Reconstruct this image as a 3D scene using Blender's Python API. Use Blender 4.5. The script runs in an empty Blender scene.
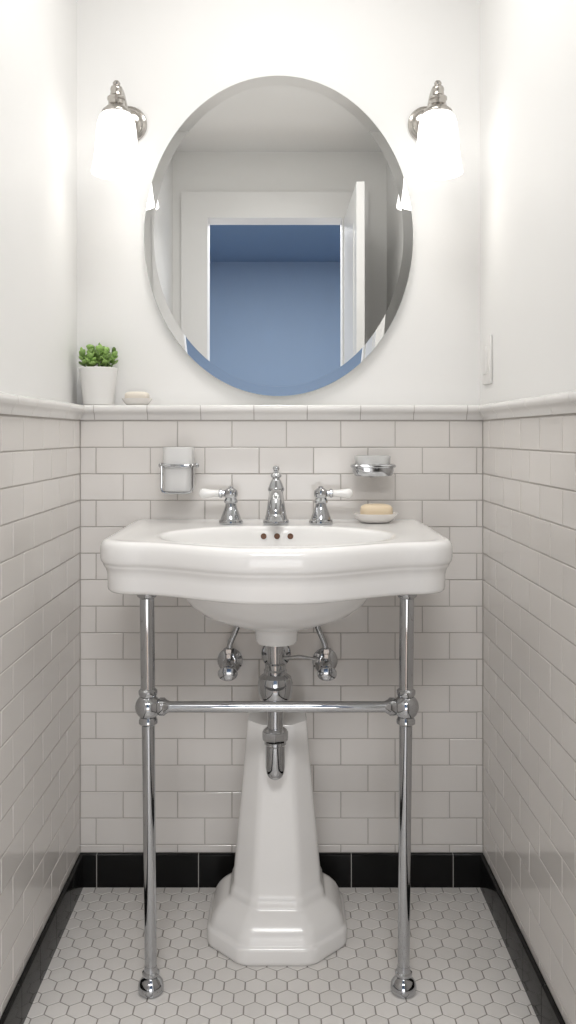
import bpy, bmesh, math, random
from mathutils import Vector, Matrix
random.seed(7)
S = bpy.context.scene
C = S.collection
PI = math.pi
S.view_settings.view_transform = 'Standard'

# ---------------------------------------------------------------- materials
def mat(name, col, rough=.5, metal=0.0, var=.03, scale=6.0, island=0.0, coat=0.0, bump=0.0, emit=0.0,
        ecol=None, spec=None, trans=0.0, sss=0.0):
    m = bpy.data.materials.new(name); m.use_nodes = True
    nt = m.node_tree; N = nt.nodes; L = nt.links
    p = N['Principled BSDF']
    tc = N.new('ShaderNodeTexCoord')
    nz = N.new('ShaderNodeTexNoise'); nz.inputs['Scale'].default_value = scale; nz.inputs['Detail'].default_value = 3
    L.new(tc.outputs['Object'], nz.inputs['Vector'])
    mx = N.new('ShaderNodeMix'); mx.data_type = 'RGBA'
    c = Vector(col)
    mx.inputs[6].default_value = (*[max(0, v*(1-var)) for v in c], 1)
    mx.inputs[7].default_value = (*[min(1, v*(1+var)) for v in c], 1)
    L.new(nz.outputs['Fac'], mx.inputs[0])
    out = mx.outputs[2]
    if island:
        g = N.new('ShaderNodeNewGeometry')
        mr = N.new('ShaderNodeMapRange')
        mr.inputs[3].default_value = 1-island; mr.inputs[4].default_value = 1+island
        L.new(g.outputs['Random Per Island'], mr.inputs[0])
        hv = N.new('ShaderNodeHueSaturation')
        L.new(out, hv.inputs['Color']); L.new(mr.outputs[0], hv.inputs['Value'])
        out = hv.outputs[0]
    L.new(out, p.inputs['Base Color'])
    p.inputs['Roughness'].default_value = rough
    p.inputs['Metallic'].default_value = metal
    p.inputs['Coat Weight'].default_value = coat
    p.inputs['Coat Roughness'].default_value = .06
    if spec is not None: p.inputs['Specular IOR Level'].default_value = spec
    if trans: p.inputs['Transmission Weight'].default_value = trans
    if sss:
        p.inputs['Subsurface Weight'].default_value = sss
        p.inputs['Subsurface Radius'].default_value = (.02, .015, .01)
    if emit:
        p.inputs['Emission Color'].default_value = (*(ecol or col), 1)
        p.inputs['Emission Strength'].default_value = emit
    if bump:
        b = N.new('ShaderNodeBump'); b.inputs['Strength'].default_value = bump; b.inputs['Distance'].default_value = .002
        n2 = N.new('ShaderNodeTexNoise'); n2.inputs['Scale'].default_value = scale*8
        L.new(tc.outputs['Object'], n2.inputs['Vector'])
        L.new(n2.outputs['Fac'], b.inputs['Height']); L.new(b.outputs[0], p.inputs['Normal'])
    return m

M = {}
M['paint'] = mat('white_paint', (.86, .855, .842), .55, var=.008, bump=.03)
M['ceilpaint'] = mat('ceiling_paint', (.88, .875, .86), .7, var=.01)
M['trimpaint'] = mat('trim_paint', (.87, .865, .855), .3, var=.01)
M['tile'] = mat('wall_tile', (.75, .72, .69), .09, var=.015, island=.025)
M['grout'] = mat('wall_grout', (.46, .43, .405), .85, var=.05, scale=40)
M['railtile'] = mat('rail_tile', (.80, .785, .765), .14, var=.004, island=.012)
M['black'] = mat('black_tile', (.008, .008, .008), .14, var=.2, island=.1, spec=.14)
M['wgrout'] = mat('light_grout', (.48, .46, .44), .85)
M['hex'] = mat('hex_tile', (.765, .74, .715), .25, var=.02, island=.04)
M['hexgrout'] = mat('floor_grout', (.29, .27, .25), .9, var=.1, scale=30)
M['porcelain'] = mat('porcelain', (.86, .85, .835), .13, var=.005, coat=.15)
M['pedporcelain'] = mat('pedestal_porcelain', (.82, .805, .785), .20, var=.005)
M['chrome'] = mat('chrome', (.50, .51, .525), .07, 1.0, var=.02)
M['nickel'] = mat('brushed_nickel', (.47, .445, .415), .18, 1.0, var=.03)
M['mirror'] = mat('mirror_silver', (.95, .955, .945), 0.0, 1.0, var=.002)
M['mirrorback'] = mat('mirror_edge', (.55, .60, .58), .2)
M['blue'] = mat('blue_paint', (.255, .345, .475), .6, var=.02)
M['blueceil'] = mat('blue_ceiling_paint', (.22, .335, .50), .6, var=.02)
M['wood'] = mat('hall_wood', (.30, .19, .11), .4, var=.25, scale=9)
M['shade'] = mat('opal_glass_shade', (.9, .89, .87), .25, emit=1.9, ecol=(1, .98, .955))
M['bulb'] = mat('bulb_glow', (1, .95, .88), .3, emit=8.0, ecol=(1, .97, .94))
M['soap'] = mat('cream_soap', (.80, .66, .47), .45, var=.04, sss=.1)
M['soap2'] = mat('beige_soap', (.78, .72, .63), .45, var=.04)
M['dish'] = mat('dish_ceramic', (.80, .77, .735), .15, coat=.3)
M['tumbler'] = mat('frosted_tumbler', (.88, .875, .865), .25, trans=.3)
M['clear'] = mat('clear_dish', (.93, .93, .92), .10, trans=.6)
M['pot'] = mat('white_pot', (.82, .81, .79), .35)
M['soil'] = mat('soil', (.05, .035, .025), .95, var=.5, scale=80)
M['leaf'] = mat('succulent_leaf', (.23, .37, .10), .38, var=.25, scale=30, island=.45)
M['switch'] = mat('switch_plastic', (.80, .79, .77), .3)
M['hole'] = mat('overflow_bronze', (.16, .085, .055), .5, spec=.2)

# ---------------------------------------------------------------- helpers
def chain_loc(p):
    v = Vector((0, 0, 0))
    while p: v += p.location; p = p.parent
    return v

def obj(name, bm, mats, parent=None, angle=35, smooth=True, kind=None, recalc=True):
    """links ONE mesh object; bm is in world coordinates (roots unrotated while building)"""
    if not isinstance(mats, (list, tuple)): mats = [mats]
    if recalc: bmesh.ops.recalc_face_normals(bm, faces=bm.faces)
    if parent:
        bmesh.ops.translate(bm, verts=bm.verts, vec=-chain_loc(parent))
    lim = math.radians(angle)
    for f in bm.faces: f.smooth = smooth
    for e in bm.edges:
        if len(e.link_faces) == 2 and e.calc_face_angle(0) > lim: e.smooth = False
    me = bpy.data.meshes.new(name); bm.to_mesh(me); bm.free()
    for m in mats: me.materials.append(m)
    o = bpy.data.objects.new(name, me); C.objects.link(o)
    if parent: o.parent = parent
    if kind: o['kind'] = kind
    return o

def tag(o, label, cat, group=None):
    o['label'] = label; o['category'] = cat
    if group: o['group'] = group
    return o

def thing(name, label, cat, loc, group=None):
    o = bpy.data.objects.new(name, None); C.objects.link(o)
    o.empty_display_size = .03
    o.location = loc
    return tag(o, label, cat, group)

def dup(root, loc, label, rotz=0):
    r = root.copy(); C.objects.link(r); r.location = loc; r.rotation_euler = (0, 0, rotz); r['label'] = label
    def rec(src, dst):
        for ch in list(src.children):
            if ch == dst: continue
            c = ch.copy(); C.objects.link(c); c.parent = dst
            rec(ch, c)
    rec(root, r)
    return r

def loft(bm, rings, closed=True, cap0=False, cap1=False, mi=0):
    vr = [[bm.verts.new(p) for p in r] for r in rings]
    n = len(vr[0])
    for a, b in zip(vr, vr[1:]):
        for i in range(n if closed else n-1):
            j = (i+1) % n
            f = bm.faces.new((a[i], a[j], b[j], b[i])); f.material_index = mi
    if cap0: bm.faces.new(vr[0][::-1]).material_index = mi
    if cap1: bm.faces.new(vr[-1]).material_index = mi
    return vr

ZM = Matrix.Identity(4)
def toward_cam(loc):   # lathe axis z -> -y
    return Matrix.Translation(loc) @ Matrix.Rotation(PI/2, 4, 'X')
def up(loc): return Matrix.Translation(loc)

def lathe(bm, prof, mx=ZM, n=32, sx=1, sy=1, mi=0):
    rings = []
    for r, z in prof:
        r = max(r, 1e-4)
        rings.append([mx @ Vector((r*sx*math.cos(2*PI*i/n), r*sy*math.sin(2*PI*i/n), z)) for i in range(n)])
    loft(bm, rings, True, True, True, mi)

def smoothpts(pts, k=6):
    P = [Vector(p) for p in pts]; out = []
    for i in range(len(P)-1):
        p0 = P[max(i-1, 0)]; p1 = P[i]; p2 = P[i+1]; p3 = P[min(i+2, len(P)-1)]
        for j in range(k):
            t = j/k
            out.append(.5*((2*p1)+(p2-p0)*t+(2*p0-5*p1+4*p2-p3)*t*t+(3*p1-p0-3*p2+p3)*t**3))
    out.append(P[-1]); return out

def tube(bm, pts, rad, n=16, closed=False, mi=0):
    P = [Vector(p) for p in pts]; m = len(P)
    if not isinstance(rad, (list, tuple)): rad = [rad]*m
    if len(rad) != m: rad = [rad[0]+(rad[-1]-rad[0])*i/(m-1) for i in range(m)]
    up_ = None; rings = []
    for i in range(m):
        if closed: t = (P[(i+1) % m]-P[i-1]).normalized()
        else: t = (P[min(i+1, m-1)]-P[max(i-1, 0)]).normalized()
        if up_ is None:
            up_ = t.orthogonal().normalized()
        up_ = (up_ - t*up_.dot(t)).normalized()
        s = t.cross(up_)
        rings.append([P[i]+(up_*math.cos(2*PI*k/n)+s*math.sin(2*PI*k/n))*rad[i] for k in range(n)])
    if closed:
        rings.append(rings[0]); loft(bm, rings)
        bmesh.ops.remove_doubles(bm, verts=bm.verts, dist=1e-6)
    else: loft(bm, rings, True, True, True, mi)

def box(bm, x0, x1, y0, y1, z0, z1, bev=0, mi=0, seg=2):
    b = bmesh.new()
    bmesh.ops.create_cube(b, size=1)
    for v in b.verts:
        v.co = Vector(((x0+x1)/2+v.co.x*(x1-x0), (y0+y1)/2+v.co.y*(y1-y0), (z0+z1)/2+v.co.z*(z1-z0)))
    if bev: bmesh.ops.bevel(b, geom=list(b.edges), offset=bev, segments=seg, affect='EDGES', profile=.5)
    t = bpy.data.meshes.new('t'); b.to_mesh(t); b.free()
    k = len(bm.faces); bm.from_mesh(t); bpy.data.meshes.remove(t)
    bm.faces.ensure_lookup_table()
    for f in bm.faces[k:]: f.material_index = mi

def quad(bm, pts, mi=0):
    f = bm.faces.new([bm.verts.new(p) for p in pts]); f.material_index = mi

def superell(bm, c, a, b, h, e=.5, ez=.6, nu=32, nv=14):
    sg = lambda v, p: math.copysign(abs(v)**p, v)
    rings = []
    for j in range(nv+1):
        th = -PI/2+PI*j/nv
        cz = max(abs(math.cos(th))**ez, .01); z = sg(math.sin(th), ez)
        rings.append([Vector((c[0]+a*cz*sg(math.cos(2*PI*i/nu), e), c[1]+b*cz*sg(math.sin(2*PI*i/nu), e), c[2]+h*z)) for i in range(nu)])
    loft(bm, rings, True, True, True)

# ---------------------------------------------------------------- room constants (metres; back tile face y=0)
XL, XR = -.4925, .4950
UL, UR, UB = -.5175, .505, .085          # painted wall planes above the wainscot
ZR0, ZR1 = 1.135, 1.171                  # chair rail
ZB = .081                                # baseboard top
YD = -1.88                               # door wall
ZC = 2.45

def tiles(bm, fn, u0, u1, v0, v1, tw, rh, uoff, gap=.0014, mi=1):
    v = v1; r = 0
    while v > v0+.004:
        a, b = max(v-rh+gap, v0), v
        s = uoff+(tw/2 if r % 2 else 0)
        u = s-math.ceil((s-u0)/tw+1)*tw
        while u < u1:
            p, q = max(u+gap/2, u0), min(u+tw-gap/2, u1)
            if q-p > .005:
                tx, tz = random.uniform(-.0003, .0003), random.uniform(-.0003, .0003)
                e = .0015
                o = [bm.verts.new(fn(x, z, 0)) for x, z in ((p, a), (q, a), (q, b), (p, b))]
                m_ = [bm.verts.new(fn(x, z, .0027)) for x, z in ((p+e*.3, a+e*.3), (q-e*.3, a+e*.3), (q-e*.3, b-e*.3), (p+e*.3, b-e*.3))]
                k = [bm.verts.new(fn(x, z, .0033+h)) for x, z, h in ((p+e, a+e, -tx-tz), (q-e, a+e, tx-tz), (q-e, b-e, tx+tz), (p+e, b-e, -tx+tz))]
                for A, B in ((o, m_), (m_, k)):
                    for i in range(4):
                        j = (i+1) % 4
                        bm.faces.new((A[i], A[j], B[j], B[i])).material_index = mi
                bm.faces.new(k).material_index = mi
            u += tw
        v -= rh; r += 1

WM = [M['paint'], M['tile'], M['grout']]
TW, RH = .1325, .0645
GH = .0020      # grout sits this far out from the wall plane
ZT = 1.1315     # top line of the first tile course
# back wall
bm = bmesh.new()
quad(bm, [(UL, UB, ZR1-.03), (UR, UB, ZR1-.03), (UR, UB, ZC), (UL, UB, ZC)], 0)
quad(bm, [(UL, 0, ZR1-.004), (UR, 0, ZR1-.004), (UR, UB, ZR1-.004), (UL, UB, ZR1-.004)], 0)
quad(bm, [(XL-.01, -GH, 0), (XR+.01, -GH, 0), (XR+.01, -GH, ZR1-.004), (XL-.01, -GH, ZR1-.004)], 2)
tiles(bm, lambda u, v, h: (u, -h, v), XL+.004, XR-.004, ZB, ZT, TW, RH, -.1195)
obj('wall_back', bm, WM, kind='structure', angle=80, smooth=False, recalc=False)
# side walls
for nm, xt, xu, sg in (('wall_left', XL, UL, 1), ('wall_right', XR, UR, -1)):
    bm = bmesh.new()
    quad(bm, [(xu, YD, ZR1-.03), (xu, UB, ZR1-.03), (xu, UB, ZC), (xu, YD, ZC)], 0)
    quad(bm, [(xu, YD, ZR1-.004), (xu, 0, ZR1-.004), (xt, 0, ZR1-.004), (xt, YD, ZR1-.004)], 0)
    xg = xt+sg*GH
    quad(bm, [(xg, YD, 0), (xg, 0.0, 0), (xg, 0.0, ZR1-.004), (xg, YD, ZR1-.004)], 2)
    tiles(bm, lambda u, v, h: (xt+sg*h, u, v), YD, -.004, ZB, ZT, TW, RH, -.066, .0017)
    obj(nm, bm, WM, kind='structure', smooth=False, recalc=False)

# chair rail
prof = [(0, ZR0), (.0048, ZR0), (.006, ZR0+.003), (.0075, ZR0+.009), (.0105, ZR0+.0145), (.015, ZR0+.0175), (.0178, ZR0+.021),
        (.0188, ZR0+.026), (.0182, ZR0+.031), (.016, ZR0+.0345), (.011, ZR1), (0, ZR1)]
def rail(name, fn, u0, u1, step, off):
    bm = bmesh.new()
    n0 = math.floor((u0-off)/step)
    u = off+n0*step
    while u < u1:
        p, q = max(u+.0009, u0), min(u+step-.0009, u1)
        if q-p > .004:
            loft(bm, [[Vector(fn(p, d, z)) for d, z in prof], [Vector(fn(q, d, z)) for d, z in prof]], True, True, True)
        u += step
    zm = (ZR0+ZR1)/2
    k = [(max(0, d-.0018), zm+(z-zm)*.93) for d, z in prof]
    loft(bm, [[Vector(fn(u0, d, z)) for d, z in k], [Vector(fn(u1, d, z)) for d, z in k]], True, True, True, 1)
    obj(name, bm, [M['railtile'], M['grout']], kind='structure', angle=40)
rail('trim_1', lambda u, d, z: (u, -d, z), XL, XR, .1293, -.195)
rail('trim_2', lambda u, d, z: (XL+d, u, z), YD, -.0, .1293, -.03)
rail('trim_3', lambda u, d, z: (XR-d, u, z), YD, -.0, .1293, -.03)
# ledge cap behind the back rail
bm = bmesh.new()
box(bm, UL+.001, UR-.001, -.003, UB-.001, ZR1-.012, ZR1-.0003, .001)
obj('trim_4', bm, M['railtile'], kind='structure')

# black baseboards
def base(name, fn, u0, u1, step, off):
    bm = bmesh.new()
    u = off+math.floor((u0-off)/step)*step
    while u < u1:
        p, q = max(u+.0009, u0), min(u+step-.0009, u1)
        if q-p > .004:
            pr = [(0, .001), (.0095, .001), (.0095, ZB-.005), (.0088, ZB-.002), (.0065, ZB), (0, ZB)]
            loft(bm, [[Vector(fn(p, d, z)) for d, z in pr], [Vector(fn(q, d, z)) for d, z in pr]], True, True, True)
        u += step
    pr = [(0, 0), (.0088, 0), (.0088, ZB-.006), (.005, ZB-.001), (0, ZB-.001)]
    loft(bm, [[Vector(fn(u0, d, z)) for d, z in pr], [Vector(fn(u1, d, z)) for d, z in pr]], True, True, True, 1)
    obj(name, bm, [M['black'], M['wgrout']], kind='structure', angle=30)
base('baseboard_back', lambda u, d, z: (u, -d-.0035, z), XL+.004, XR-.004, .1235, -.2)
base('baseboard_left', lambda u, d, z: (XL+d+.0035, u, z), YD, -.014, .1235, -.014)
base('baseboard_right', lambda u, d, z: (XR-d-.0035, u, z), YD, -.014, .1235, -.014)

# hex floor
bm = bmesh.new()
quad(bm, [(UL, -2.0, -.0012), (UR, -2.0, -.0012), (UR, 0, -.0012), (UL, 0, -.0012)], 1)
hp = .0420; R = hp/math.sqrt(3)
row = 0; y = -.02
while y > -2.0:
    x = XL-.02+(hp/2 if row % 2 else 0)
    while x < XR+.02:
        rs = (R-.0013, R-.0017, R-.0026); zs = (-.0012, -.0004, 0)
        rings = [[Vector((min(max(x+r*math.sin(k*PI/3), XL), XR), min(y+r*math.cos(k*PI/3), -.001), z)) for k in range(6)] for r, z in zip(rs, zs)]
        loft(bm, rings, True, False, True, 0)
        x += hp
    y -= R*1.5; row += 1
obj('floor', bm, [M['hex'], M['hexgrout']], kind='structure', smooth=False, recalc=False)

bm = bmesh.new()
quad(bm, [(UL, YD, ZC), (UR, YD, ZC), (UR, UB, ZC), (UL, UB, ZC)])
obj('ceiling', bm, M['ceilpaint'], kind='structure', recalc=False)

# door wall, casing, open door (seen in the mirror)
OX0, OX1, OZ = -.350, .292, 2.13
bm = bmesh.new()
box(bm, -1.2, OX0, YD-.12, YD, 0, ZC); box(bm, OX1, 1.2, YD-.12, YD, 0, ZC); box(bm, OX0, OX1, YD-.12, YD, OZ, ZC)
obj('wall_front', bm, M['paint'], kind='structure', smooth=False)
bm = bmesh.new()
cw = .125
for x0, x1 in ((OX0-cw, OX0), (OX1, OX1+cw)):
    box(bm, x0, x1, YD, YD+.016, 0, OZ)
box(bm, OX0-cw, OX1+cw, YD, YD+.016, OZ, OZ+cw)
obj('trim_5', bm, M['trimpaint'], kind='structure', smooth=False)
bm = bmesh.new()
box(bm, 0, .034, 0, .60, .008, 2.125, .002)
for z0, z1 in ((.22, .95), (1.08, 1.98)):
    box(bm, .032, .038, .10, .50, z0, z1, .0025)
    box(bm, -.003, .002, .10, .50, z0, z1, .0025)
d = obj('door_1', bm, M['trimpaint'], kind='structure', smooth=False)
d.location = (.300, YD+.024, 0); d.rotation_euler = (0, 0, math.radians(-.5))

# hallway beyond the door (blue room in the mirror)
HY = -4.5
bm = bmesh.new(); quad(bm, [(-1.2, HY, 0), (1.2, HY, 0), (1.2, HY, ZC), (-1.2, HY, ZC)])
obj('wall_hall_back', bm, M['blue'], kind='structure', recalc=False)
for nm, x in (('wall_hall_left', -1.2), ('wall_hall_right', 1.2)):
    bm = bmesh.new(); quad(bm, [(x, HY, 0), (x, YD-.12, 0), (x, YD-.12, ZC), (x, HY, ZC)])
    obj(nm, bm, M['blue'], kind='structure', recalc=False)
bm = bmesh.new(); quad(bm, [(-1.2, HY, ZC), (1.2, HY, ZC), (1.2, YD-.12, ZC), (-1.2, YD-.12, ZC)])
obj('ceiling.001', bm, M['blueceil'], kind='structure', recalc=False)
bm = bmesh.new(); quad(bm, [(-1.2, HY, -.001), (1.2, HY, -.001), (1.2, -1.99, -.001), (-1.2, -1.99, -.001)])
obj('floor.001', bm, M['wood'], kind='structure', recalc=False)

# ---------------------------------------------------------------- washbasin
CX = -.009; BY = -.0055
sink = thing('washbasin', 'wide white porcelain console sink with a bowed front, below the oval mirror', 'sink', (CX, BY, .68))
W = .347
def sstep(t): t = min(1, max(0, t)); return t*t*(3-2*t)
def frontY(x):
    a = abs(x); return -(.458+.082*sstep((.275-a)/.235)+.014*max(0, 1-(a/.26)**2))
out = []
for i in range(25): out.append(Vector((-W+.012+(2*W-.024)*i/24, 0)))
out.append(Vector((W-.004, -.004)))
CR = .074
for i in range(12): out.append(Vector((W, -.014-(.458-CR-.014-.004)*i/11)))
for i in range(1, 11):
    a = -PI/2*i/11; out.append(Vector((W-CR+CR*math.cos(a), -(.458-CR)+CR*math.sin(a))))
for i in range(71):
    x = (W-CR)*(1-2*i/70); out.append(Vector((x, frontY(x))))
for i in range(10, 0, -1):
    a = -PI/2*i/11; out.append(Vector((-(W-CR+CR*math.cos(a)), -(.458-CR)+CR*math.sin(a))))
for i in range(11, -1, -1): out.append(Vector((-W, -.014-(.458-CR-.014-.004)*i/11)))
out.append(Vector((-W+.004, -.004)))
NO = len(out)
nrm = []
for i in range(NO):
    d_ = (out[(i+1) % NO]-out[i-1]); d_.normalize(); nrm.append(Vector((d_.y, -d_.x)))
def oring(ins, z):
    r = []
    for p, n in zip(out, nrm):
        q = p+n*ins
        if p.y > -.001: q.y = 0
        q.y = min(q.y, 0)
        r.append(Vector((CX+q.x, BY+q.y, z)))
    return r
EC = Vector((0, -.325)); EA, EB = .235, .170
def ering(s, z, a=EA, b=EB):
    r = []
    for p in out:
        v = p-EC; k = 1/math.sqrt((v.x/a)**2+(v.y/b)**2)
        q = EC+v*k*s; r.append(Vector((CX+q.x, BY+q.y, z)))
    return r
def mixr(A, B, t, z): return [Vector((*(a.lerp(b, t).xy), z)) for a, b in zip(A, B)]
top = oring(.018, .8932)
rim = ering(1.04, .8925)
rings = [ering(.205/EA, .800)]
for ins, z in ((.050, .798), (.026, .7915), (.018, .791), (.0140, .794), (.0125, .799), (.0122, .822), (.0112, .830), (.0085, .8365), (.0055, .8405), (.0046, .8425), (.0040, .8455),
               (.0030, .8470), (.0010, .8492), (-.0008, .853), (-.0017, .858), (-.0020, .868), (-.0016, .877), (-.0002, .8840), (.0032, .8892), (.0085, .8923)):
    rings.append(oring(ins, z))
rings += [top, mixr(top, rim, .12, .8922), mixr(top, rim, .22, .891), mixr(top, rim, .55, .891), mixr(top, rim, .9, .8918), rim]
for s, z in ((1.018, .891), (1.0, .8872), (.985, .880), (.968, .868), (.945, .850), (.905, .829), (.82, .806), (.70, .776), (.52, .752), (.3, .739), (.09, .734)):
    rings.append(ering(s, z))
bm = bmesh.new(); loft(bm, rings, True, False, True)
obj('basin', bm, M['porcelain'], sink, angle=50)
bm = bmesh.new()
br = [(.212, .806), (.2045, .797), (.197, .778), (.178, .752), (.148, .729), (.108, .712), (.072, .702), (.05, .697), (.044, .690), (.043, .672), (.04, .667)]
loft(bm, [[Vector((CX+a*math.cos(t*2*PI/64), BY-.305+a*(.70 if a > .1 else .70+(.1-a)/.1*.4)*math.sin(t*2*PI/64)-.020*sstep((a-.05)/.15), z)) for t in range(64)] for a, z in br], True, False, True)
obj('bowl', bm, M['porcelain'], sink, angle=50)
for k in (-1, 0, 1):
    bm = bmesh.new()
    lathe(bm, [(.0066, 0), (.0066, .0012), (.005, .0018), (.004, .0010), (0, .0008)],
          Matrix.Translation((CX+k*.030, BY-.325+.1646-abs(k)*.0013, .8705)) @ Matrix.Rotation(math.radians(72), 4, 'X'), 20)
    o = obj('overflow_hole', bm, M['hole'], sink)
    o['label'] = 'small brown overflow hole'
bm = bmesh.new()
lathe(bm, [(.028, .733), (.028, .738), (.022, .740), (.018, .738), (0, .739)], up((CX, BY-.325, 0)), 28)
obj('drain', bm, M['chrome'], sink)

# ---------------------------------------------------------------- chrome stand
LY = -.402
stand = thing('washstand', 'chrome two-legged stand with a crossbar, holding up the front of the sink', 'sink stand', (CX, LY, 0))
LX = ((-.2565, -.2645), (.2415, .2485))
def lean(bm, x0, x1):
    for v in bm.verts: v.co.x += (x1-x0)*v.co.z/.79
for x, xt in LX:
    bm = bmesh.new()
    lathe(bm, [(.0105, .03), (.0118, .046), (.0122, .30), (.0130, .545), (.0130, .575), (.0142, .60), (.0142, .776), (.019, .780), (.021, .785), (.021, .7895), (.0142, .7905)], up((x, LY, 0)))
    lean(bm, x, xt)
    leg = obj('leg', bm, M['chrome'], stand)
    bm = bmesh.new()
    lathe(bm, [(.021, 0), (.0252, .003), (.0258, .010), (.0245, .018), (.0195, .025), (.0160, .029), (.0150, .032), (.0168, .035), (.0168, .039), (.0135, .042), (.0122, .052)], up((x, LY, 0)))
    lean(bm, x, xt)
    obj('foot', bm, M['chrome'], leg)
    bm = bmesh.new()
    pr = [(.0135, .526), (.0185, .530), (.0185, .536), (.0165, .540)]
    pr += [(.0255*math.cos(a), .562+.0255*math.sin(a)) for a in [math.radians(v) for v in range(-52, 53, 8)]]
    pr += [(.0165, .584), (.0185, .588), (.0185, .594), (.0145, .598)]
    lathe(bm, pr, up((x, LY, 0)))
    lean(bm, x, xt)
    obj('joint', bm, M['chrome'], leg)
bm = bmesh.new()
xa, xb = [x+(xt-x)*.562/.79 for x, xt in LX]
mx = Matrix.Translation((xa, LY, .562)) @ Matrix.Rotation(PI/2, 4, 'Y')
Lb = xb-xa
lathe(bm, [(.015, .018), (.0175, .024), (.0175, .032), (.014, .036), (.0105, .042), (.0105, Lb-.042), (.014, Lb-.036), (.0175, Lb-.032), (.0175, Lb-.024), (.015, Lb-.018)], mx, 24)
obj('crossbar', bm, M['chrome'], stand)

# ---------------------------------------------------------------- pedestal
PY = -.174; PX = -.0085
ped = bmesh.new()
def octo(h, z, t=.50, rr=.13):
    c = []
    q = [(h, -h*t), (h, h*t), (h*t, h), (-h*t, h), (-h, h*t), (-h, -h*t), (-h*t, -h), (h*t, -h)]
    for i in range(8):
        p = Vector(q[i]); a = Vector(q[i-1]); b = Vector(q[(i+1) % 8])
        pa = p+(a-p).normalized()*h*rr; pb = p+(b-p).normalized()*h*rr
        for s in (0, .2, .4, .6, .8, 1):
            v = pa.lerp(p, s).lerp(p.lerp(pb, s), s); c.append(Vector((PX+v.x, PY+v.y, z)))
    return c
loft(ped, [octo(h, z) for h, z in ((.147, 0), (.151, .004), (.152, .010), (.152, .032), (.151, .036), (.147, .0385), (.1450, .041), (.1440, .046), (.1410, .056), (.1355, .066), (.127, .0755), (.117, .0835), (.109, .089), (.1045, .0925),
     (.1035, .096), (.1028, .099), (.1022, .105), (.1000, .110), (.0975, .115), (.0960, .122), (.0945, .150), (.084, .26), (.0735, .37), (.0665, .455), (.0655, .466), (.0630, .470))], True, True, True)
tag(obj('pedestal', ped, M['pedporcelain'], angle=45), 'white porcelain tapered faceted column on a stepped base, standing on the floor under the sink', 'pedestal')

# ---------------------------------------------------------------- drain trap
TX, TY = -.012, -.290
trap = thing('drain_trap', 'chrome drain pipe with slip nuts hanging below the sink bowl', 'drain pipe', (TX, TY, .374))
bm = bmesh.new(); lathe(bm, [(.017, .45), (.017, .660), (.026, .662), (.026, .6685)], up((TX, TY, 0)), 28)
obj('tailpiece', bm, M['chrome'], trap)
bm = bmesh.new()
lathe(bm, [(.018, .535), (.026, .538), (.034, .548), (.0365, .560), (.0365, .578), (.033, .590), (.024, .597), (.024, .604), (.0215, .607), (.0215, .617), (.0175, .62)], up((TX, TY, 0)), 28)
obj('trap_body', bm, M['chrome'], trap)
bm = bmesh.new()
lathe(bm, [(.018, .452), (.026, .456), (.027, .462), (.027, .474), (.024, .479), (.018, .484)], up((TX, TY, 0)), 8)
obj('slip_nut', bm, M['chrome'], trap, angle=30)
bm = bmesh.new()
lathe(bm, [(.0, .374), (.008, .375), (.015, .380), (.019, .389), (.0205, .40), (.0205, .446), (.023, .449), (.023, .455), (.018, .458)], up((TX, TY, 0)), 28)
obj('trap_cup', bm, M['chrome'], trap)
bm = bmesh.new(); tube(bm, [(TX, TY+.02, .565), (TX, -.10, .565), (TX, -.006, .566)], .0155, 20)
obj('trap_arm', bm, M['chrome'], trap)
bm = bmesh.new(); lathe(bm, [(.036, 0), (.035, .005), (.026, .011), (.017, .013)], toward_cam((TX, -.0036, .566)), 28)
obj('wall_flange', bm, M['chrome'], trap)
bm = bmesh.new(); tube(bm, [(TX+.012, TY, .628), (TX+.05, TY+.01, .630), (TX+.085, TY+.02, .622)], .003, 10)
obj('pivot_rod', bm, M['chrome'], trap)

# ---------------------------------------------------------------- shutoff valves
def valve(x, s, label):
    z = .549; y = -.0036
    t = thing('shutoff_valve', label, 'water valve', (x, y, z), 'shutoff valves under the sink')
    bm = bmesh.new(); lathe(bm, [(.031, 0), (.030, .005), (.022, .010), (.012, .012)], toward_cam((x, y, z)), 28)
    obj('wall_flange', bm, M['chrome'], t)
    bm = bmesh.new()
    lathe(bm, [(.010, .008), (.010, .035), (.0135, .038), (.016, .046), (.016, .062), (.0135, .070), (.009, .073), (.007, .076), (.007, .088)], toward_cam((x, y, z)), 24)
    lathe(bm, [(.009, 0), (.009, .022), (.012, .024), (.012, .034), (.006, .037)], up((x, y-.052, z+.008)), 6)
    obj('valve_body', bm, M['chrome'], t, angle=30)
    bm = bmesh.new()
    lathe(bm, [(.010, .086), (.021, .089), (.0235, .094), (.0225, .099), (.012, .103), (0, .1035)], toward_cam((x, y, z-.006)), 28, 1.0, .72)
    obj('handle', bm, M['chrome'], t)
    bm = bmesh.new()
    tube(bm, smoothpts([(x, y-.052, z+.03), (x+s*.004, y-.053, z+.055), (x+s*.022, y-.056, z+.10), (x+s*.030, y-.06, z+.15), (x+s*.015, y-.07, z+.20), (x+s*.006, y-.075, .797)]), .0068, 12)
    obj('supply_tube', bm, M['chrome'], t)
valve(-.124, 1, 'chrome water valve on the wall left of the drain pipe')
valve(.107, -1, 'chrome water valve on the wall right of the drain pipe')

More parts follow.
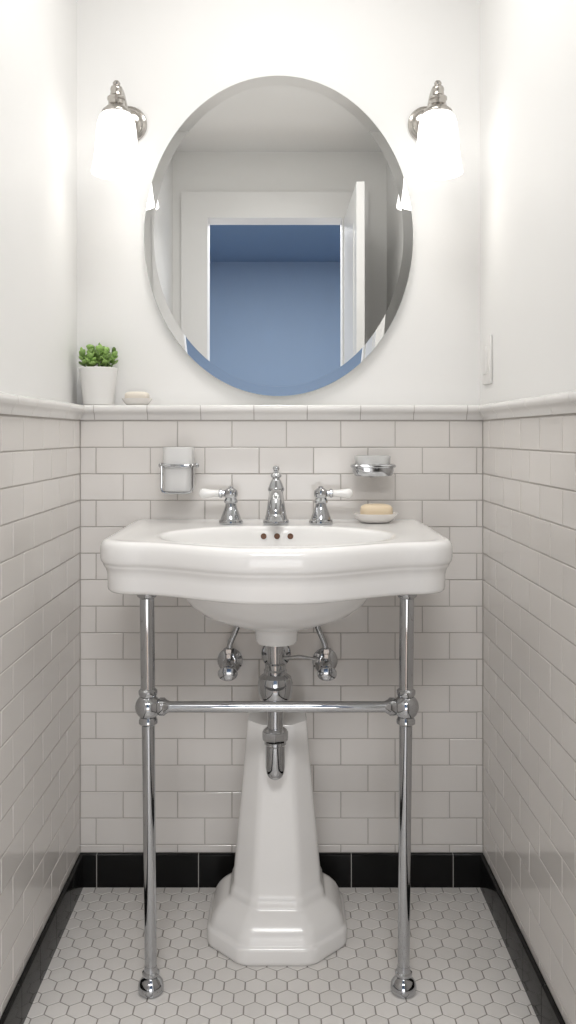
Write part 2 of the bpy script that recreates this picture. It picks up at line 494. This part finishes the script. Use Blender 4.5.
# ---------------------------------------------------------------- faucet
FY = -.092; FZ = .8918
fx = -.0115
fau = thing('faucet', 'chrome three-piece faucet with two white porcelain levers on the back of the sink', 'faucet', (fx, FY, FZ))
bm = bmesh.new()
lathe(bm, [(.030, 0), (.031, .003), (.030, .007), (.0265, .010), (.0255, .016), (.0235, .022), (.0215, .035), (.0185, .055), (.0165, .070), (.0165, .074), (.019, .077), (.0195, .081),
           (.0175, .085), (.0145, .093), (.0115, .100), (.0085, .104), (.0085, .107)], up((fx, FY, FZ)), 36)
bod = obj('spout_body', bm, M['chrome'], fau)
bm = bmesh.new()
lathe(bm, [(.006, .105), (.012, .108), (.013, .112), (.011, .116), (.006, .119), (.005, .122), (.0075, .125), (.008, .129), (.006, .133), (0, .135)], up((fx, FY, FZ)), 24)
obj('finial', bm, M['chrome'], bod)
bm = bmesh.new()
pp = smoothpts([(fx, FY-.006, FZ+.050), (fx, FY-.035, FZ+.066), (fx, FY-.068, FZ+.070), (fx, FY-.100, FZ+.060), (fx, FY-.116, FZ+.040), (fx, FY-.119, FZ+.026)])
tube(bm, pp, [.0165, .0120], 20)
lathe(bm, [(.010, .017), (.0140, .018), (.0148, .021), (.0148, .030), (.0125, .033)], up((fx, FY-.119, FZ)), 24)
obj('spout', bm, M['chrome'], bod)
for hx, s in ((-.117, 1), (.093, -1)):
    bm = bmesh.new()
    lathe(bm, [(.027, 0), (.0285, .003), (.0275, .007), (.024, .010), (.023, .014), (.020, .022), (.0155, .034), (.013, .042), (.0125, .046), (.016, .049), (.0165, .053), (.014, .057), (.0125, .060),
               (.0155, .064), (.0165, .070), (.0150, .077), (.010, .081), (.006, .083), (.0055, .086), (0, .088)], up((hx, FY, FZ)), 32)
    hd = obj('handle', bm, M['chrome'], fau)
    mx = Matrix.Translation((hx, FY, FZ+.070)) @ Matrix.Rotation(-s*PI/2, 4, 'Y')
    bm = bmesh.new()
    lathe(bm, [(.0075, .008), (.0075, .020), (.0105, .021), (.0105, .026), (.008, .028)], mx, 20)
    obj('lever_collar', bm, M['chrome'], hd)
    bm = bmesh.new()
    lathe(bm, [(.007, .026), (.0085, .029), (.0082, .036), (.0092, .048), (.0112, .060), (.0112, .066), (.0090, .071), (.0045, .074), (0, .0745)], mx, 20)
    lv = obj('lever', bm, M['porcelain'], hd); lv['label'] = 'white porcelain lever'

# ---------------------------------------------------------------- soap dish and soap on the sink deck
def oval_dish(name, c, a, b, h, label, m):
    bm = bmesh.new()
    lathe(bm, [(.60, 0), (.66, .02), (.82, .35), (.97, .85), (1.0, .97), (.985, 1.0), (.95, .96), (.80, .55), (.5, .38), (0, .36)],
          Matrix.Translation(c) @ Matrix.Diagonal((a, b, h, 1)), 40)
    return tag(obj(name, bm, m, angle=60), label, 'soap dish')
dx, dy, dz = .2235, -.066, .8925
oval_dish('soap_dish', (dx, dy, dz), .053, .042, .021, 'small white oval soap dish standing on the right of the sink top', M['dish'])
bm = bmesh.new(); superell(bm, (dx+.002, dy, dz+.0255), .038, .025, .0175, .6, .55)
tag(obj('soap_bar', bm, M['soap']), 'thick cream yellow bar of soap in the dish on the sink', 'soap')

# ---------------------------------------------------------------- wall tumbler holder + tumbler
tx, ty = -.2425, -.056
th = thing('tumbler_holder', 'chrome wire tumbler holder fixed to the tiles left of the faucet', 'tumbler holder', (tx, -.0036, 1.02))
bm = bmesh.new(); lathe(bm, [(.019, 0), (.019, .004), (.014, .008), (.008, .010)], toward_cam((tx, -.0036, 1.026)), 24)
obj('wall_plate', bm, M['chrome'], th)
bm = bmesh.new()
rr = .0395
def sq(i, n, a, b, e=.45):
    c, s = math.cos(2*PI*i/n), math.sin(2*PI*i/n)
    return math.copysign(abs(c)**e, c)*a, math.copysign(abs(s)**e, s)*b
tube(bm, [(tx+sq(i, 48, rr, rr)[0], ty+sq(i, 48, rr, rr)[1], 1.026) for i in range(48)], .0042, 10, True)
tube(bm, [(tx, -.010, 1.026), (tx, ty+rr, 1.026)], .005, 10)
obj('ring', bm, M['chrome'], th)
bm = bmesh.new()
yq = ty-rr
tube(bm, smoothpts([(tx-rr+.004, yq, 1.026), (tx-rr+.004, yq, .99), (tx-rr+.004, yq, .974), (tx-rr+.010, yq, .9645), (tx, yq, .963), (tx+rr-.010, yq, .9645), (tx+rr-.004, yq, .974), (tx+rr-.004, yq, .99), (tx+rr-.004, yq, 1.026)]), .0028, 10)
tube(bm, [(tx, yq, .963), (tx, ty, .9615), (tx, ty+.03, .963)], .0028, 10)
obj('cradle_wire', bm, M['chrome'], th)
for s in (-1, 1):
    bm = bmesh.new(); superell(bm, (tx+s*(rr+.003), ty, 1.026), .006, .006, .006, 1, 1, 16, 10)
    obj('knob', bm, M['chrome'], th)
bm = bmesh.new()
tp = [(.031, .9648), (.0335, .966), (.0345, .971), (.0350, 1.026), (.0355, 1.067), (.0349, 1.069), (.0338, 1.068), (.0328, 1.026), (.0315, .978), (.001, .976)]
rings = [[Vector((tx+sq(i, 64, r, r, .42)[0], ty+sq(i, 64, r, r, .42)[1], z)) for i in range(64)] for r, z in tp]
loft(bm, rings, True, True, True)
tag(obj('tumbler', bm, M['tumbler']), 'white squarish tumbler sitting in the chrome wall holder', 'cup')

# ---------------------------------------------------------------- wall soap holder + dish
sx_, sy_ = .2185, -.052
sh = thing('soap_holder', 'chrome wall-mounted soap holder on the tiles right of the faucet', 'soap holder', (sx_, -.0036, 1.01))
bm = bmesh.new(); lathe(bm, [(.019, 0), (.019, .004), (.014, .008), (.008, .010)], toward_cam((sx_, -.0036, 1.014)), 24)
obj('wall_plate', bm, M['chrome'], sh)
bm = bmesh.new()
tube(bm, [(sx_+sq(i, 64, .050, .037, .6)[0], sy_+sq(i, 64, .050, .037, .6)[1], 1.0245) for i in range(64)], .0042, 10, True)
tube(bm, [(sx_, -.010, 1.018), (sx_, sy_+.030, 1.018)], .006, 10)
obj('ring', bm, M['chrome'], sh)
def sqloft(bm, prof, cx, cy, z0, ky, e=.6):
    loft(bm, [[Vector((cx+sq(i, 64, r, r*ky, e)[0], cy+sq(i, 64, r, r*ky, e)[1], z0+z)) for i in range(64)] for r, z in prof], True, True, True)
bm = bmesh.new()
sqloft(bm, [(.034, 0), (.043, .001), (.0465, .005), (.0482, .012), (.0488, .021), (.0468, .021), (.0455, .014), (.043, .008), (.034, .0045), (.001, .0035)], sx_, sy_, 1.0005, .75)
obj('tray', bm, M['chrome'], sh)
bm = bmesh.new()
sqloft(bm, [(.031, 0), (.038, .002), (.0405, .010), (.0425, .041), (.042, .0435), (.0400, .0435), (.0380, .020), (.033, .012), (.001, .011)], sx_-.001, sy_, 1.0055, .72)
tag(obj('soap_dish', bm, M['clear'], angle=60), 'pale translucent dish held in the chrome wall-mounted soap holder', 'soap dish')

# ---------------------------------------------------------------- mirror
MX, MZ, MA, MB_ = -.006, 1.599, .338, .403
mir = thing('oval_mirror', 'large oval mirror on the white wall above the sink', 'mirror', (MX, UB, MZ))
yf = UB-.018
n = 160
def el(a, b, y): return [Vector((MX+a*math.cos(2*PI*i/n), y, MZ+b*math.sin(2*PI*i/n))) for i in range(n)]
bw = .024; bt = .00085
bm = bmesh.new()
loft(bm, [el(MA-bw, MB_-bw, UB-.0005), el(MA-bw, MB_-bw, yf)], True, True, True, 0)
obj('glass', bm, M['mirror'], mir, angle=.3)
bm = bmesh.new()
loft(bm, [el(MA-bw+.0001, MB_-bw+.0001, yf), el(MA, MB_, yf-bt)], True, False, False, 0)
loft(bm, [el(MA, MB_, yf-bt), el(MA+.0006, MB_+.0006, yf), el(MA, MB_, UB-.0005)], True, False, False, 1)
obj('bevel', bm, [M['mirror'], M['mirrorback']], mir, angle=10.0)

# ---------------------------------------------------------------- sconces
cx_, cz_ = -.386, 1.884
sc = thing('wall_sconce', 'lit nickel wall lamp with white bell shade, left of the mirror above the potted plant', 'wall lamp', (cx_, UB, cz_), 'wall lamps beside the mirror')
bm = bmesh.new()
lathe(bm, [(.046, 0), (.047, .004), (.045, .009), (.039, .012), (.036, .018), (.028, .023), (.018, .026), (.012, .027)], toward_cam((cx_, UB-.0003, cz_)), 36)
obj('backplate', bm, M['nickel'], sc)
syc = UB-.165
bm = bmesh.new()
tube(bm, smoothpts([(cx_, UB-.022, cz_), (cx_, UB-.045, cz_+.001), (cx_, UB-.08, cz_+.016), (cx_, UB-.108, cz_+.031), (cx_, UB-.135, cz_+.034), (cx_, UB-.158, cz_+.022), (cx_, syc, cz_-.003)]), [.0120, .0090], 18)
obj('arm', bm, M['nickel'], sc)
dzs = .005
bm = bmesh.new()
lathe(bm, [(r, z+dzs) for r, z in [(.033, 1.842), (.0345, 1.847), (.033, 1.853), (.024, 1.861), (.019, 1.868), (.019, 1.876), (.0215, 1.879), (.0215, 1.884), (.0155, 1.889), (.0135, 1.898), (.0150, 1.903), (.013, 1.909), (.008, 1.913), (.009, 1.918), (.006, 1.923), (0, 1.924)]], up((cx_, syc, 0)), 28)
obj('socket_cup', bm, M['nickel'], sc)
bm = bmesh.new()
lathe_prof = [(.029, 1.851), (.0335, 1.846), (.0395, 1.838), (.0440, 1.824), (.0468, 1.803), (.0486, 1.778), (.0508, 1.752), (.0540, 1.728), (.0574, 1.711), (.0578, 1.707), (.0554, 1.707), (.0516, 1.728), (.0484, 1.752), (.0462, 1.778), (.0444, 1.803), (.0415, 1.822), (.037, 1.835), (.029, 1.842)]
rings = [[Vector((cx_+r*math.cos(2*PI*i/40), syc+r*math.sin(2*PI*i/40), z+dzs)) for i in range(40)] for r, z in lathe_prof]
loft(bm, rings)
shd = obj('lamp_shade', bm, M['shade'], sc); shd['label'] = 'glowing white glass bell shade'
bm = bmesh.new()
lathe(bm, [(r, z+dzs) for r, z in [(.012, 1.845), (.012, 1.820), (.018, 1.808), (.024, 1.79), (.025, 1.775), (.021, 1.758), (.012, 1.747), (0, 1.744)]], up((cx_, syc, 0)), 20)
obj('bulb', bm, M['bulb'], sc)
dup(sc, (.368, UB, cz_), 'lit nickel wall lamp with white bell shade, right of the mirror above the light switch')

# ---------------------------------------------------------------- potted plant on the ledge
px_, py_, pz_ = -.4525, .034, ZR1+.0005
pl = thing('potted_succulent', 'small green succulent in a white tapered pot on the ledge corner', 'potted plant', (px_, py_, pz_))
bm = bmesh.new()
lathe(bm, [(.034, 0), (.0365, .002), (.0380, .01), (.0465, .088), (.0470, .091), (.0462, .0925), (.0435, .0925), (.042, .083), (0, .081)], up((px_, py_, pz_)), 40)
obj('pot', bm, M['pot'], pl)
bm = bmesh.new()
lathe(bm, [(.041, .081), (.041, .087), (.03, .089), (0, .090)], up((px_, py_, pz_)), 24)
obj('soil', bm, M['soil'], pl)
bm = bmesh.new()
def leaf(base, dirv, L, w):
    d_ = dirv.normalized(); side = d_.cross(Vector((0, 0, 1)))
    if side.length < .1: side = Vector((1, 0, 0))
    side.normalize(); nn = side.cross(d_)
    rs = []
    for t, k in ((0, .3), (.2, .65), (.5, 1.0), (.75, .9), (.92, .5), (1, .06)):
        c = base+d_*L*t+nn*(.12*L*t*t)
        rs.append([c+side*w*k*math.cos(a*PI/4)+nn*w*.35*k*math.sin(a*PI/4) for a in range(8)])
    loft(bm, rs, True, True, True)
rnd = random.Random(5)
stems = [(0, 0, .054)]+[(.023*math.cos(a), .022*math.sin(a), rnd.uniform(.036, .052)) for a in [i*PI/2.5 for i in range(5)]]+[(.040*math.cos(a), .034*math.sin(a), rnd.uniform(.024, .044)) for a in [i*PI/3+.2 for i in range(6)]]
for sx, sy, hh in stems:
    b0 = Vector((px_+sx*.75, py_+sy*.8, pz_+.085)); tp_ = Vector((px_+sx, py_+sy, pz_+.089+hh))
    tube(bm, [b0, tp_], .002, 6)
    nl = 9
    for i in range(nl):
        t = i/(nl-1); ph = i*2.4+sx*90
        bpt = b0.lerp(tp_, .25+.7*t)
        el_ = .50+.80*t**2
        dv = Vector((math.cos(ph)*math.cos(el_), math.sin(ph)*math.cos(el_), math.sin(el_)))
        leaf(bpt, dv, rnd.uniform(.017, .022)*(1-.25*t), rnd.uniform(.0075, .0095))
lim_l = UL+.006
for v in bm.verts:
    v.co.x = max(v.co.x, lim_l); v.co.y = min(v.co.y, UB-.003)
obj('foliage', bm, M['leaf'], pl, angle=60)

# small dish with soap on the ledge
ax_, ay_ = -.356, .030
oval_dish('soap_dish', (ax_, ay_, ZR1+.0005), .038, .030, .017, 'little white dish on the ledge beside the potted plant', M['dish'])
bm = bmesh.new(); superell(bm, (ax_, ay_, ZR1+.0225), .030, .020, .012, .6, .6)
tag(obj('soap_bar', bm, M['soap2']), 'small beige bar of soap in the dish on the ledge', 'soap')

# ---------------------------------------------------------------- light switch on the right wall
sw = thing('light_switch', 'white rocker light switch on the right wall above the tile rail', 'light switch', (UR, -.008, 1.279))
bm = bmesh.new(); box(bm, UR-.007, UR-.0003, -.046, .030, 1.221, 1.338, .003)
obj('plate', bm, M['switch'], sw)
bm = bmesh.new(); box(bm, UR-.011, UR-.005, -.025, .009, 1.246, 1.313, .002)
obj('rocker', bm, M['switch'], sw)

# ---------------------------------------------------------------- lights
def area(name, loc, size, power, col=(1, .97, .93), rot=(0, 0, 0), sizey=None):
    l = bpy.data.lights.new(name, 'AREA'); l.energy = power; l.size = size; l.color = col
    if sizey: l.shape = 'RECTANGLE'; l.size_y = sizey
    o = bpy.data.objects.new(name, l); o.location = loc; o.rotation_euler = rot; C.objects.link(o); return o
area('ceiling_fill', (0, -.62, ZC-.02), .5, 7.6, (1, .985, .962))  # added overall fill from above, kept out of the mirror's view
area('hall_fill', (0, -2.75, ZC-.02), .8, 46, (1, .985, .97))  # unseen fill, added to brighten the blue hallway walls
# added fill panel low in the hallway, unseen, brightening the sink through the doorway
area('doorway_fill', (0, -3.3, .48), 1.2, 11.5, (1, .98, .955), (PI/2, 0, 0), .9)
w = bpy.data.worlds.new('world'); S.world = w; w.use_nodes = True
w.node_tree.nodes['Background'].inputs[0].default_value = (.5, .5, .5, 1)
w.node_tree.nodes['Background'].inputs[1].default_value = .3

# ---------------------------------------------------------------- camera
cam = bpy.data.cameras.new('camera'); co = bpy.data.objects.new('camera', cam); C.objects.link(co)
co.location = (0, -2.105, 1.098); co.rotation_euler = (PI/2, 0, 0)
cam.sensor_width = 36; cam.lens = 863/1024*36
cam.shift_x = 7/1024; cam.shift_y = -77/1024
cam.clip_start = .02
S.camera = co
